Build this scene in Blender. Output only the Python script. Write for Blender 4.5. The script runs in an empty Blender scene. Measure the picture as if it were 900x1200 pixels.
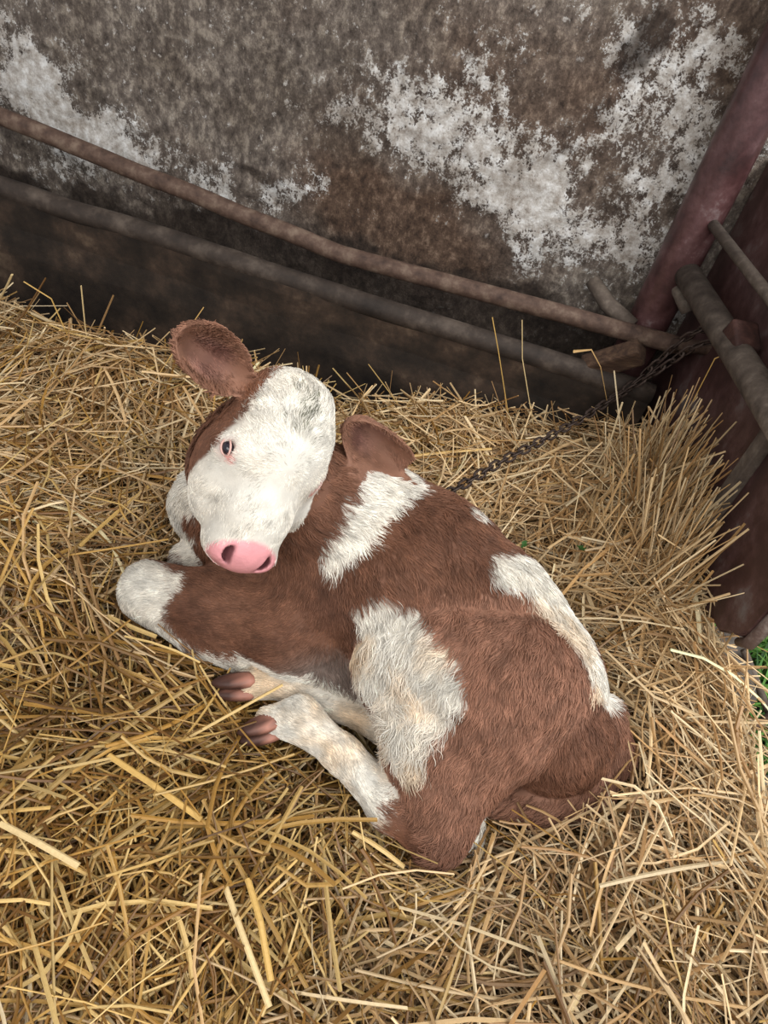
# A newborn brown and white calf lying in straw in an old stall.  Units: metres, Z up.
# The back wall runs along X; the stall partition closes the right side; the camera stands over the calf's feet.
import bpy, bmesh, math, random
import numpy as np
from mathutils import Vector, Matrix

scene = bpy.context.scene
C = scene.collection
random.seed(7)
RNG = np.random.default_rng(11)

# ------------------------------------------------------------------ camera, light, exposure
cam_data = bpy.data.cameras.new('camera')
cam_data.sensor_fit = 'VERTICAL'
cam_data.sensor_height = 24.0
cam_data.lens = 18.0
cam_data.clip_start = 0.02
cam = bpy.data.objects.new('camera', cam_data)
C.objects.link(cam)
def camera_matrix(loc, pitch, roll, yaw):
    p, r, y = (math.radians(a) for a in (pitch, roll, yaw))
    fwd = Vector((-math.sin(y) * math.cos(p), math.cos(y) * math.cos(p), -math.sin(p)))
    right = Vector((math.cos(y), math.sin(y), 0))
    up = right.cross(fwd)
    R = right * math.cos(r) + up * math.sin(r)
    U = up * math.cos(r) - right * math.sin(r)
    m = Matrix((R, U, -fwd)).transposed().to_4x4()
    m.translation = Vector(loc)
    return m
cam.matrix_world = camera_matrix((0, 0, 1.25), 45, 15, 5)
scene.camera = cam

world = bpy.data.worlds.new('world')
scene.world = world
world.use_nodes = True
bg = world.node_tree.nodes['Background']
bg.inputs['Color'].default_value = (0.93, 0.96, 1.0, 1)
bg.inputs['Strength'].default_value = 0.55

def area_light(name, loc, target, size, power, color):
    d = bpy.data.lights.new(name, 'AREA')
    d.shape = 'RECTANGLE'
    d.size, d.size_y = size
    d.energy = power
    d.color = color
    o = bpy.data.objects.new(name, d)
    C.objects.link(o)
    o.location = loc
    o.rotation_euler = (Vector(target) - Vector(loc)).to_track_quat('-Z', 'Y').to_euler()
    return o
# daylight from the open barn door to the right, and from the yard behind the photographer
area_light('door_daylight', (1.5, -0.5, 2.3), (0.2, 1.2, 0.2), (1.5, 1.5), 40, (0.95, 0.98, 1.0))
area_light('yard_daylight', (-0.5, -1.6, 2.6), (0.0, 1.2, 0.2), (2.6, 1.6), 54, (1.0, 0.98, 0.95))

area_light('open_side_daylight', (1.35, 1.25, 2.6), (0.4, 1.85, 0.5), (0.8, 0.8), 40, (0.95, 0.98, 1.0))

vs = scene.view_settings
vs.view_transform = 'Standard'
vs.look = 'None'
vs.gamma = 1.0
vs.use_curve_mapping = False
vs.exposure = 0.18

# ------------------------------------------------------------------ helpers
def lin(r, g, b):
    f = lambda c: c / 12.92 if c <= 0.04045 else ((c + 0.055) / 1.055) ** 2.4
    return (f(r / 255), f(g / 255), f(b / 255))

def hash3(ix, iy, iz, seed):
    h = (ix * 374761393 + iy * 668265263 + iz * 2147483647 + seed * 1274126177) & 0xFFFFFFFF
    h = ((h ^ (h >> 13)) * 1274126177) & 0xFFFFFFFF
    h = (h ^ (h >> 16)) & 0xFFFFFF
    return h / float(0xFFFFFF)

def vnoise(P, freq, seed=0):
    P = np.asarray(P, dtype=np.float64) * freq + 1000.0
    i = np.floor(P).astype(np.int64)
    f = P - i
    f = f * f * (3 - 2 * f)
    out = 0
    for dx in (0, 1):
        wx = f[:, 0] if dx else 1 - f[:, 0]
        for dy in (0, 1):
            wy = f[:, 1] if dy else 1 - f[:, 1]
            for dz in (0, 1):
                wz = f[:, 2] if dz else 1 - f[:, 2]
                out = out + wx * wy * wz * hash3(i[:, 0] + dx, i[:, 1] + dy, i[:, 2] + dz, seed)
    return out

def fbm(P, freq, octaves=4, seed=0):
    a, s, t = 0, 1.0, 0.0
    for k in range(octaves):
        a = a + s * vnoise(P, freq * 2 ** k, seed + k)
        t += s
        s *= 0.55
    return a / t

def sstep(a, b, x):
    t = np.clip((x - a) / (b - a), 0, 1)
    return t * t * (3 - 2 * t)

def unit(v):
    v = np.asarray(v, dtype=np.float64)
    return v / np.maximum(np.linalg.norm(v, axis=-1, keepdims=True), 1e-9)

def mesh_np(name, V, F, smooth=True):
    me = bpy.data.meshes.new(name)
    V = np.asarray(V, dtype=np.float32)
    F = np.asarray(F, dtype=np.int32)
    k = F.shape[1]
    me.vertices.add(len(V))
    me.vertices.foreach_set('co', V.ravel())
    me.loops.add(F.size)
    me.loops.foreach_set('vertex_index', F.ravel())
    me.polygons.add(len(F))
    me.polygons.foreach_set('loop_start', np.arange(0, F.size, k, dtype=np.int32))
    me.polygons.foreach_set('use_smooth', np.full(len(F), smooth))
    me.update(calc_edges=True)
    return me

def color_attr(me, name, col):
    a = me.attributes.new(name, 'FLOAT_COLOR', 'POINT')
    c = np.ones((len(col), 4), dtype=np.float32)
    c[:, :3] = col
    a.data.foreach_set('color', c.ravel())

def link(name, data, parent=None, mat=None):
    o = bpy.data.objects.new(name, data)
    C.objects.link(o)
    if parent is not None:
        o.parent = parent
    if mat is not None:
        data.materials.append(mat)
    return o

def tag(o, label=None, cat=None, group=None, kind=None):
    for k, v in (('label', label), ('category', cat), ('group', group), ('kind', kind)):
        if v is not None:
            o[k] = v
    return o

def empty(name, loc=(0, 0, 0)):
    o = bpy.data.objects.new(name, None)
    C.objects.link(o)
    o.location = loc
    return o

def bm_mesh(name, bm, smooth=True):
    bmesh.ops.recalc_face_normals(bm, faces=bm.faces[:])
    me = bpy.data.meshes.new(name)
    bm.to_mesh(me)
    bm.free()
    me.polygons.foreach_set('use_smooth', [smooth] * len(me.polygons))
    return me

def tube(bm, pts, radii, seg=16, flat=1.0, cap=True):
    """A round (or flattened) bar along a list of points, a radius at each."""
    pts = [Vector(p) for p in pts]
    if not hasattr(radii, '__len__'):
        radii = [radii] * len(pts)
    prev = None
    rings = []
    for i, p in enumerate(pts):
        t = (pts[min(i + 1, len(pts) - 1)] - pts[max(i - 1, 0)]).normalized()
        if prev is None:
            a = t.cross(Vector((0, 0, 1)))
            if a.length < 0.05:
                a = t.cross(Vector((0, 1, 0)))
            a.normalize()
        else:
            a = (prev - t * prev.dot(t)).normalized()
        prev = a
        b = t.cross(a)
        rings.append([bm.verts.new(p + radii[i] * (a * math.cos(2 * math.pi * k / seg) + b * math.sin(2 * math.pi * k / seg) * flat)) for k in range(seg)])
    for r0, r1 in zip(rings, rings[1:]):
        for k in range(seg):
            bm.faces.new((r0[k], r0[(k + 1) % seg], r1[(k + 1) % seg], r1[k]))
    if cap:
        bm.faces.new(rings[0][::-1])
        bm.faces.new(rings[-1])

def box(bm, size, mat=Matrix(), bevel=0.0):
    r = bmesh.ops.create_cube(bm, size=1.0)
    for v in r['verts']:
        v.co = mat @ Vector((v.co.x * size[0], v.co.y * size[1], v.co.z * size[2]))
    if bevel:
        es = list({e for v in r['verts'] for e in v.link_edges})
        bmesh.ops.bevel(bm, geom=es, offset=bevel, segments=2, affect='EDGES', profile=0.6)

def rough_line(a, b, n, amp, seed):
    a, b = np.array(a), np.array(b)
    P = a + (b - a) * np.linspace(0, 1, n)[:, None]
    N = np.stack([vnoise(P, 7, seed + i) - 0.5 for i in range(3)], 1)
    return [tuple(x) for x in P + N * amp * 2]

class Nodes:
    def __init__(self, name):
        self.m = bpy.data.materials.new(name)
        self.m.use_nodes = True
        self.t = self.m.node_tree
        self.b = self.t.nodes['Principled BSDF']
        self.b.inputs['Specular IOR Level'].default_value = 0.3
    def n(self, kind, **kw):
        n = self.t.nodes.new(kind)
        for k, v in kw.items():
            if k in n.inputs.keys():
                n.inputs[k].default_value = v
            else:
                setattr(n, k, v)
        return n
    def l(self, a, b):
        self.t.links.new(a, b)
    def noise(self, scale, detail=6, rough=0.6, stretch=None):
        tc = self.n('ShaderNodeTexCoord')
        out = tc.outputs['Object']
        if stretch:
            mp = self.n('ShaderNodeMapping')
            mp.inputs['Scale'].default_value = stretch
            self.l(out, mp.inputs['Vector'])
            out = mp.outputs['Vector']
        n = self.n('ShaderNodeTexNoise', Scale=scale, Detail=detail, Roughness=rough)
        self.l(out, n.inputs['Vector'])
        return n.outputs['Fac']
    def ramp(self, fac, stops):
        r = self.n('ShaderNodeValToRGB')
        e = r.color_ramp.elements
        while len(e) < len(stops):
            e.new(0.5)
        for i, (p, c) in enumerate(stops):
            e[i].position = p
            e[i].color = (*c, 1) if len(c) == 3 else c
        self.l(fac, r.inputs['Fac'])
        return r.outputs['Color']
    def mix(self, fac, a, b, mode='MIX'):
        m = self.n('ShaderNodeMix', data_type='RGBA', blend_type=mode)
        for sock, v in ((m.inputs[0], fac), (m.inputs[6], a), (m.inputs[7], b)):
            if hasattr(v, 'is_linked'):
                self.l(v, sock)
            elif hasattr(v, '__len__'):
                sock.default_value = (*v, 1)
            else:
                sock.default_value = v
        return m.outputs[2]
    def math(self, op, a, b=0.0, c=None):
        m = self.n('ShaderNodeMath', operation=op)
        for sock, v in zip(m.inputs, (a, b, c)):
            if v is None:
                continue
            if hasattr(v, 'is_linked'):
                self.l(v, sock)
            else:
                sock.default_value = v
        return m.outputs[0]
    def attr(self, name):
        a = self.n('ShaderNodeAttribute')
        a.attribute_name = name
        return a.outputs['Color']
    def color(self, c):
        if hasattr(c, 'is_linked'):
            self.l(c, self.b.inputs['Base Color'])
        else:
            self.b.inputs['Base Color'].default_value = (*c, 1)
        return self
    def set(self, **kw):
        for k, v in kw.items():
            s = self.b.inputs[k.replace('_', ' ')]
            if hasattr(v, 'is_linked'):
                self.l(v, s)
            else:
                s.default_value = v
        return self
    def bump(self, h, strength=0.5, dist=0.004):
        b = self.n('ShaderNodeBump', Strength=strength, Distance=dist)
        self.l(h, b.inputs['Height'])
        self.l(b.outputs['Normal'], self.b.inputs['Normal'])
        return self

def mottled(name, stops, scale, rough=0.8, metal=0.0, bump=0.5, stretch=None, detail=8, dist=0.003):
    k = Nodes(name)
    f = k.noise(scale, detail, 0.65, stretch)
    k.color(k.ramp(f, stops)).set(Roughness=rough, Metallic=metal)
    k.bump(k.noise(scale * 3, 6, 0.7, stretch), bump, dist)
    return k.m

# ------------------------------------------------------------------ materials
def make_wall_material():
    k = Nodes('limewashed_plaster')
    a = k.n('ShaderNodeSeparateColor')
    k.l(k.attr('stain'), a.inputs['Color'])
    n1, n2, n3 = k.noise(48, 10, 0.75, (1, 1, .7)), k.noise(13, 8, 0.65, (1, 1, .6)), k.noise(190, 4, 0.7)
    base = k.ramp(n1, [(0.34, lin(66, 57, 51)), (0.5, lin(112, 101, 92)), (0.62, lin(160, 148, 134))])
    brown = k.ramp(n1, [(0.34, lin(52, 39, 31)), (0.52, lin(98, 77, 63)), (0.66, lin(146, 122, 103))])
    col = k.mix(a.outputs['Blue'], base, brown)
    sp = k.math('ADD', k.math('MULTIPLY', n1, 1.5), k.math('ADD', k.math('MULTIPLY', n2, 1.0), k.math('MULTIPLY', n3, 0.9)))
    lime = k.math('ADD', a.outputs['Red'], k.math('SUBTRACT', sp, 1.70))
    mr = k.n('ShaderNodeMapRange', interpolation_type='SMOOTHSTEP')
    mr.inputs['From Min'].default_value = 0.55
    mr.inputs['From Max'].default_value = 0.66
    k.l(lime, mr.inputs['Value'])
    white = k.ramp(k.noise(38, 8, 0.7), [(0.34, lin(150, 138, 126)), (0.5, lin(200, 193, 185)), (0.62, lin(232, 229, 225))])
    col = k.mix(mr.outputs['Result'], col, white)
    dk = k.math('ADD', a.outputs['Green'], k.math('MULTIPLY', k.math('SUBTRACT', n2, 0.5), 0.9))
    m2 = k.n('ShaderNodeMapRange', interpolation_type='SMOOTHSTEP')
    m2.inputs['From Min'].default_value = 0.25
    m2.inputs['From Max'].default_value = 0.75
    k.l(dk, m2.inputs['Value'])
    col = k.mix(k.math('MULTIPLY', m2.outputs['Result'], 0.85), col, k.ramp(n1, [(0.3, lin(27, 21, 17)), (0.7, lin(66, 52, 43))]))
    fl = k.n('ShaderNodeMapRange', interpolation_type='SMOOTHSTEP')
    fl.inputs['From Min'].default_value = 0.60
    fl.inputs['From Max'].default_value = 0.66
    k.l(k.noise(42, 7, 0.68, (1, 1, .8)), fl.inputs['Value'])
    col = k.mix(k.math('MULTIPLY', fl.outputs['Result'], k.math('MULTIPLY', k.math('MULTIPLY', k.math('SUBTRACT', 1.0, a.outputs['Blue']), k.math('SUBTRACT', 1.0, m2.outputs['Result'])), 0.8)), col, white)
    col = k.mix(1.0, col, k.ramp(k.noise(5, 5, 0.6), [(0.34, (.66, .63, .60)), (0.5, (.92, .91, .90)), (0.62, (1.0, 1.0, 1.0))]), 'MULTIPLY')
    k.color(col).set(Roughness=0.92)
    k.bump(k.math('ADD', sp, k.math('MULTIPLY', mr.outputs['Result'], 0.35)), 0.7, 0.006)
    return k.m
M = {}
M['plaster'] = make_wall_material()
M['rust_pipe'] = mottled('rusty_brown_pipe', [(0.3, lin(58, 43, 36)), (0.5, lin(88, 68, 57)), (0.72, lin(122, 103, 88))], 30, 0.75, 0.0, 0.6)
M['grey_pipe'] = mottled('dusty_grey_brown_pipe', [(0.3, lin(62, 52, 45)), (0.55, lin(96, 84, 74)), (0.75, lin(128, 116, 104))], 28, 0.8, 0.0, 0.5)
M['trough'] = mottled('dark_stained_trough', [(0.34, lin(24, 19, 16)), (0.5, lin(46, 37, 30)), (0.6, lin(66, 52, 42)), (0.72, lin(104, 86, 70))], 7, 0.72, 0.0, 0.6)
M['trough_rim'] = mottled('worn_grey_trough_rim', [(0.32, lin(36, 29, 24)), (0.5, lin(58, 48, 41)), (0.68, lin(92, 80, 70))], 11, 0.75, 0.0, 0.6)
def red_paint(name, stops, scale, rough):
    k = Nodes(name)
    k.color(k.ramp(k.noise(scale, 8, 0.7), stops)).set(Roughness=rough)
    k.b.inputs['Specular IOR Level'].default_value = 0.6
    k.bump(k.noise(60, 6, 0.7), 0.35, 0.002)
    return k.m
M['red_post'] = red_paint('dull_dark_red_paint', [(0.3, lin(42, 26, 25)), (0.48, lin(70, 44, 43)), (0.6, lin(90, 62, 61)), (0.72, lin(128, 112, 110))], 12, 0.34)
M['red_sheet'] = red_paint('dark_red_brown_sheet_paint', [(0.3, lin(44, 28, 26)), (0.46, lin(66, 41, 38)), (0.56, lin(88, 62, 59)), (0.68, lin(118, 110, 106))], 6, 0.5)
M['sheet_edge'] = mottled('bare_worn_sheet_edge', [(0.3, lin(64, 46, 42)), (0.55, lin(100, 82, 76)), (0.75, lin(150, 138, 130))], 22, 0.5)
M['chain'] = mottled('dark_rusty_chain_iron', [(0.3, lin(44, 34, 30)), (0.6, lin(74, 60, 53)), (0.8, lin(104, 90, 82))], 90, 0.55, 0.3, 0.3)
M['wood'] = mottled('weathered_brown_wood', [(0.3, lin(48, 34, 27)), (0.55, lin(82, 61, 47)), (0.8, lin(116, 92, 72))], 12, 0.85, 0, 0.6, (1, 8, 8))
M['concrete'] = mottled('dirty_grey_concrete', [(0.3, lin(58, 52, 47)), (0.55, lin(98, 90, 82)), (0.8, lin(130, 122, 112))], 24, 0.9, 0, 0.7)
M['soil'] = mottled('dark_wet_soil', [(0.3, lin(26, 21, 17)), (0.6, lin(50, 41, 33)), (0.8, lin(70, 58, 46))], 30, 0.95, 0, 0.9, dist=0.008)
M['dung_floor'] = mottled('dark_trodden_floor', [(0.3, lin(30, 23, 18)), (0.6, lin(54, 43, 33)), (0.8, lin(78, 63, 48))], 12, 0.9, 0, 0.8)
k = Nodes('green_blade'); k.color(k.attr('col')).set(Roughness=0.6); M['grass'] = k.m
k = Nodes('straw')
k.color(k.mix(0.35, k.attr('col'), k.mix(1.0, k.attr('col'), k.ramp(k.noise(220, 3), [(0.3, (0.55, 0.5, 0.42)), (0.7, (1, 1, 1))]), 'MULTIPLY')))
k.set(Roughness=0.48, Transmission_Weight=0.0); k.b.inputs['Specular IOR Level'].default_value = 0.45
M['straw'] = k.m
M['litter'] = mottled('packed_old_straw', [(0.3, lin(52, 33, 15)), (0.5, lin(104, 74, 36)), (0.7, lin(150, 112, 58))], 60, 0.9, 0, 1.0, (1, 4, 1), dist=0.01)
k = Nodes('calf_skin_and_short_coat')
k.color(k.attr('col')).set(Roughness=k.math('SUBTRACT', 0.75, k.math('MULTIPLY', k.attr('wet'), 0.42)))
k.bump(k.noise(160, 4, 0.7, (1, 1, 1)), 0.35, 0.003)
M['skin'] = k.m
k = Nodes('calf_hair'); k.color(k.attr('col')).set(Roughness=0.62); k.b.inputs['Specular IOR Level'].default_value = 0.25
M['hair'] = k.m
k = Nodes('eye_dark'); k.color(lin(34, 26, 34)).set(Roughness=0.06); k.b.inputs['Specular IOR Level'].default_value = 0.6; M['eye'] = k.m
k = Nodes('pink_eyelid'); k.color(lin(200, 158, 146)).set(Roughness=0.45); M['lid'] = k.m
k = Nodes('hoof_horn'); k.color(k.attr('col')).set(Roughness=0.5); k.bump(k.noise(120, 4), 0.3, 0.001); M['hoof'] = k.m

# ------------------------------------------------------------------ the calf's shape: a signed distance field
# SDF-BEGIN
HEAD_O, HEAD_X, HEAD_Y, HEAD_Z = (np.array(v) for v in ((-0.21904, 0.78067, 0.49115), (0.79213, 0.40306, -0.45833), (0.01822, -0.76621, -0.64233), (0.61008, -0.50046, 0.61429)))
def hw(x, y, z):
    """head coordinates (x across, y from brow to nose, z out of the brow) -> world"""
    return HEAD_O + x * HEAD_X + y * HEAD_Y + z * HEAD_Z
def hdir(x, y, z):
    v = x * HEAD_X + y * HEAD_Y + z * HEAD_Z
    return v / np.linalg.norm(v)
HEAD_AXES = (HEAD_X, HEAD_Y, HEAD_Z)
PRIMS = []
def chain(pts, radii, k, flow=None, part='body'):
    for (a, b, ra, rb) in zip(pts, pts[1:], radii, radii[1:]):
        a, b = np.array(a, float), np.array(b, float)
        PRIMS.append(dict(t='cap', a=a, b=b, ra=ra, rb=rb, k=k, part=part, flow=(b - a) if flow is None else np.array(flow, float)))
def ell(c, r, axes, k, part='body', flow=None, op='add'):
    PRIMS.append(dict(t='ell', c=np.array(c, float), r=np.array(r, float), ax=np.array(axes, float), k=k, part=part, op=op,
                      flow=None if flow is None else np.array(flow, float)))
WORLD_AXES = np.eye(3)
# trunk
chain([(-0.150, 0.937, 0.185), (-0.016, 0.905, 0.185), (0.100, 0.869, 0.175), (0.218, 0.807, 0.165), (0.308, 0.746, 0.130)], [.132, .155, .138, .118, .100], .05, part='trunk')
chain([(-0.106, 0.990, 0.270), (0.035, 0.943, 0.270), (0.162, 0.882, 0.250), (0.281, 0.797, 0.220)], [.065, .06, .06, .055], .06, part='trunk')
chain([(-0.145, 0.954, 0.170), (-0.323, 0.977, 0.130), (-0.422, 1.001, 0.110)], [.12, .105, .082], .06, part='brisket', flow=(0, -.2, -1))
chain([(-0.168, 0.812, 0.080), (-0.082, 0.779, 0.080), (0.012, 0.760, 0.080)], [.05, .058, .05], .03, part='trunk')
# neck
chain([(-0.107, 0.952, 0.250), (-0.191, 0.916, 0.300), hw(0, -.03, -.15)], [.095, .088, .07], .05, part='neck', flow=(.9, -.2, -.55))
chain([(-0.314, 0.951, 0.160), hw(-.01, .02, -.17)], [.09, .062], .05, part='brisket', flow=(0, 0, -1))
# head
ell(hw(.008, -.045, -.082), (.080, .090, .082), HEAD_AXES, .03, 'head')
ell(hw(.008, -.038, -.060), (.068, .080, .060), HEAD_AXES, .03, 'head')
ell(hw(.006, -.108, -.072), (.062, .040, .052), HEAD_AXES, .03, 'head')
for s in (-1, 1):
    ell(hw(s * .056, -.004, -.058), (.032, .030, .034), HEAD_AXES, .02, 'head')
    ell(hw(s * .050, .030, -.108), (.043, .078, .052), HEAD_AXES, .03, 'head')
chain([hw(0, 0, -.058), hw(0, .075, -.058), hw(0, .118, -.060)], [.058, .052, .047], .025, part='head', flow=HEAD_Y)
ell(hw(0, .128, -.068), (.055, .033, .045), HEAD_AXES, .02, 'head')
chain([hw(0, .112, -.104), hw(0, .03, -.130)], [.044, .060], .03, part='head', flow=-HEAD_Y)
for s in (-1, 1):
    ell(hw(s * .034, .138, -.052), (.018, .018, .020), HEAD_AXES, .012, 'head')
for s in (-1, 1):
    PRIMS.append(dict(t='nostril', c=hw(s * .026, .144, -.033), s=s, k=.003, part='head', flow=None, op='sub'))
    ell(hw(s * .0790, .001, -.040), (.0070, .0105, .0105), (hdir(s * .80, .05, .58), hdir(-.15 * s, .97, .1), hdir(-.58 * s, 0, .80)), .005, 'head', None, 'sub')
# ears: a leaf-shaped cup each
PRIMS.append(dict(t='ear', c=hw(-.140, -.110, -.058), L=hdir(-.93, -.10, .34), N=hdir(.42, .22, .88), hl=.078, hwid=.041, k=.018, part='ear', op='add'))
PRIMS.append(dict(t='ear', c=hw(.184, -.105, -.098), L=hdir(.95, .10, -.28), N=hdir(.18, .66, .73), hl=.080, hwid=.042, k=.018, part='ear', op='add'))
# near foreleg, folded at the knee, and the tip of the far one
chain([(-0.120, 0.854, 0.170), (-0.168, 0.783, 0.100), (-0.318, 0.791, 0.085), (-0.452, 0.790, 0.072)], [.10, .078, .060, .052], .035, part='foreleg')
chain([(-0.454, 0.782, 0.062), (-0.332, 0.750, 0.034), (-0.219, 0.741, 0.030)], [.046, .033, .028], .02, part='foreleg')
chain([(-0.267, 0.982, 0.080), (-0.430, 0.903, 0.045)], [.06, .035], .02, part='foreleg')
# near thigh, hock and hind cannon
chain([(0.208, 0.765, 0.210), (0.097, 0.779, 0.200), (0.030, 0.766, 0.170)], [.120, .108, .086], .006, part='thigh', flow=(-.25, -.75, -.6))
chain([(0.048, 0.744, 0.155), (0.119, 0.645, 0.115), (0.162, 0.559, 0.060)], [.082, .070, .046], .03, part='thigh', flow=(-.05, -.6, -.8))
chain([(0.193, 0.697, 0.160), (0.161, 0.599, 0.085), (0.171, 0.544, 0.050)], [.10, .060, .040], .03, part='thigh', flow=(-.3, -.5, -.8))
chain([(0.161, 0.548, 0.050), (0.090, 0.564, 0.055), (-0.015, 0.612, 0.065), (-0.103, 0.647, 0.065), (-0.148, 0.632, 0.055)], [.042, .038, .028, .034, .025], .02, part='hindleg')
# far hind cannon
chain([(0.124, 0.675, 0.030), (-0.004, 0.709, 0.035), (-0.158, 0.717, 0.045), (-0.211, 0.689, 0.045)], [.030, .025, .033, .025], .005, part='hindleg')
# tail, wrapped round the rump
chain([(0.379, 0.790, 0.170), (0.421, 0.769, 0.100), (0.404, 0.706, 0.055), (0.323, 0.661, 0.040), (0.245, 0.640, 0.035)], [.030, .034, .036, .032, .020], .018, part='tail')
chain([(0.213, 0.644, 0.045), (0.235, 0.572, 0.020)], [.020, .011], .01, part='tail')

def prim_sdf(p, q):
    if p['t'] == 'cap':
        ab = p['b'] - p['a']
        h = np.clip(((q - p['a']) @ ab) / (ab @ ab), 0, 1)
        return np.linalg.norm(q - p['a'] - h[:, None] * ab, axis=1) - (p['ra'] + (p['rb'] - p['ra']) * h)
    if p['t'] == 'ell':
        l = (q - p['c']) @ p['ax'].T
        k0 = np.linalg.norm(l / p['r'], axis=1)
        k1 = np.linalg.norm(l / p['r'] ** 2, axis=1)
        return k0 * (k0 - 1) / np.maximum(k1, 1e-6)
    if p['t'] == 'nostril':
        l = q - p['c']
        x, y, z = l @ HEAD_X * p['s'], l @ HEAD_Y, l @ HEAD_Z
        xx = x - .006 + 28 * (y + .004) ** 2
        l = np.stack([xx / .0062, y / .0135, z / .026], 1)
        k0 = np.linalg.norm(l, axis=1)
        return (k0 - 1) * .005
    L, N = p['L'], p['N']
    N = N - L * (N @ L); N = N / np.linalg.norm(N)
    W = np.cross(N, L)
    d = q - p['c']
    x, y, z = d @ L / p['hl'], d @ W, d @ N
    w = p['hwid'] * np.clip(1 - np.abs(x) ** 2.6, 0, 1) ** .55 * (1 + .10 * x) + 1e-3      # outline of the leaf
    cup = .75 * y * y / p['hwid'] + .012 * (x + .3) ** 2 - .034 * np.clip(1 - (y / w) ** 2, 0, 1) * np.clip(1 - x * x, 0, 1)
    rim = np.maximum(np.abs(y) - w, (np.abs(x) - 1) * p['hl'])
    sheet = np.abs(z - cup) * .8 - .0048
    k = .006
    h = np.maximum(k - np.abs(rim - sheet), 0) / k
    return np.maximum(rim, sheet) + h * h * k * .25

def prim_bounds(p):
    if p['t'] == 'cap':
        r = max(p['ra'], p['rb'])
        return np.minimum(p['a'], p['b']) - r, np.maximum(p['a'], p['b']) + r
    r = {'ell': lambda: max(p['r']), 'nostril': lambda: .03, 'ear': lambda: p['hl'] * 1.25}[p['t']]()
    return p['c'] - r, p['c'] + r

def smin(a, b, k):
    h = np.maximum(k - np.abs(a - b), 0) / k
    return np.minimum(a, b) - h * h * k * .25

def calf_sdf(q):
    d = np.full(len(q), .2)
    for p in PRIMS:
        s = prim_sdf(p, q)
        d = -smin(-d, s, p['k']) if p.get('op') == 'sub' else smin(d, s, p['k'])
    return d
# SDF-END

VOX = 0.0035
lo = np.min([prim_bounds(p)[0] for p in PRIMS], axis=0) - .03
hi = np.max([prim_bounds(p)[1] for p in PRIMS], axis=0) + .03
NX, NY, NZ = (int(math.ceil(v / VOX)) + 1 for v in (hi - lo))
GRID = np.full((NX, NY, NZ), .05, dtype=np.float32)
for p in PRIMS:
    b0, b1 = prim_bounds(p)
    m = p['k'] + .012
    i0 = np.maximum(((b0 - m - lo) / VOX).astype(int), 0)
    i1 = np.minimum(((b1 + m - lo) / VOX).astype(int) + 2, (NX, NY, NZ))
    sl = tuple(slice(a, b) for a, b in zip(i0, i1))
    ax = [lo[i] + VOX * np.arange(i0[i], i1[i]) for i in range(3)]
    g = np.stack(np.meshgrid(*ax, indexing='ij'), -1).reshape(-1, 3)
    s = prim_sdf(p, g).astype(np.float32).reshape(GRID[sl].shape)
    GRID[sl] = -smin(-GRID[sl], s, p['k']) if p.get('op') == 'sub' else smin(GRID[sl], s, p['k'])

def grid_sdf(q):
    """distance to the calf, read from the grid (0.05 when far away)"""
    i = np.rint((q - lo) / VOX).astype(int)
    ok = np.all((i >= 0) & (i < (NX, NY, NZ)), axis=1)
    out = np.full(len(q), .05)
    j = i[ok]
    out[ok] = GRID[j[:, 0], j[:, 1], j[:, 2]]
    return out

def surface_nets(G):
    s = G < 0
    cnt = np.zeros(tuple(n - 1 for n in G.shape), dtype=np.int8)
    corners = [(a, b, c) for a in (0, 1) for b in (0, 1) for c in (0, 1)]
    sub = lambda A, o: A[o[0]:A.shape[0] - 1 + o[0], o[1]:A.shape[1] - 1 + o[1], o[2]:A.shape[2] - 1 + o[2]]
    for o in corners:
        cnt += sub(s, o)
    act = (cnt > 0) & (cnt < 8)
    cells = np.argwhere(act)
    idx = np.full(act.shape, -1, dtype=np.int32)
    idx[act] = np.arange(len(cells))
    val = np.stack([G[cells[:, 0] + o[0], cells[:, 1] + o[1], cells[:, 2] + o[2]] for o in corners], 1)
    pos = np.zeros((len(cells), 3))
    num = np.zeros(len(cells))
    cn = np.array(corners, float)
    for i in range(8):
        for j in range(i + 1, 8):
            if np.abs(cn[i] - cn[j]).sum() == 1:
                a, b = val[:, i], val[:, j]
                m = (a < 0) != (b < 0)
                t = np.where(m, a / np.where(m, a - b, 1), 0)
                pos += m[:, None] * (cn[i] + t[:, None] * (cn[j] - cn[i]))
                num += m
    V = (cells + pos / num[:, None])
    F = []
    for ax in range(3):
        sa = [slice(None)] * 3; sb = [slice(None)] * 3
        sa[ax] = slice(0, -1); sb[ax] = slice(1, None)
        e = s[tuple(sa)] != s[tuple(sb)]
        k = np.argwhere(e)
        u, v = [d for d in range(3) if d != ax]
        k = k[(k[:, u] > 0) & (k[:, v] > 0)]
        k = k[(k[:, u] < idx.shape[u]) & (k[:, v] < idx.shape[v])]
        flip = s[tuple(k.T)]
        q = []
        for du, dv in ((0, 0), (-1, 0), (-1, -1), (0, -1)):
            c = k.copy(); c[:, u] += du; c[:, v] += dv
            q.append(idx[tuple(c.T)])
        q = np.stack(q, 1)
        if ax == 1:
            flip = ~flip
        q[~flip] = q[~flip][:, ::-1]
        F.append(q)
    return V, np.concatenate(F)

V, F = surface_nets(GRID)
V = lo + V * VOX
F = F[(F >= 0).all(1)]
def grid_grad(q):
    g = np.gradient
    i = np.clip(np.rint((q - lo) / VOX).astype(int), 2, np.array((NX, NY, NZ)) - 3)
    out = np.zeros((len(q), 3))
    for a in range(3):
        d = np.zeros(3, int); d[a] = 2
        out[:, a] = GRID[tuple((i + d).T)] - GRID[tuple((i - d).T)]
    return unit(out)

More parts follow.
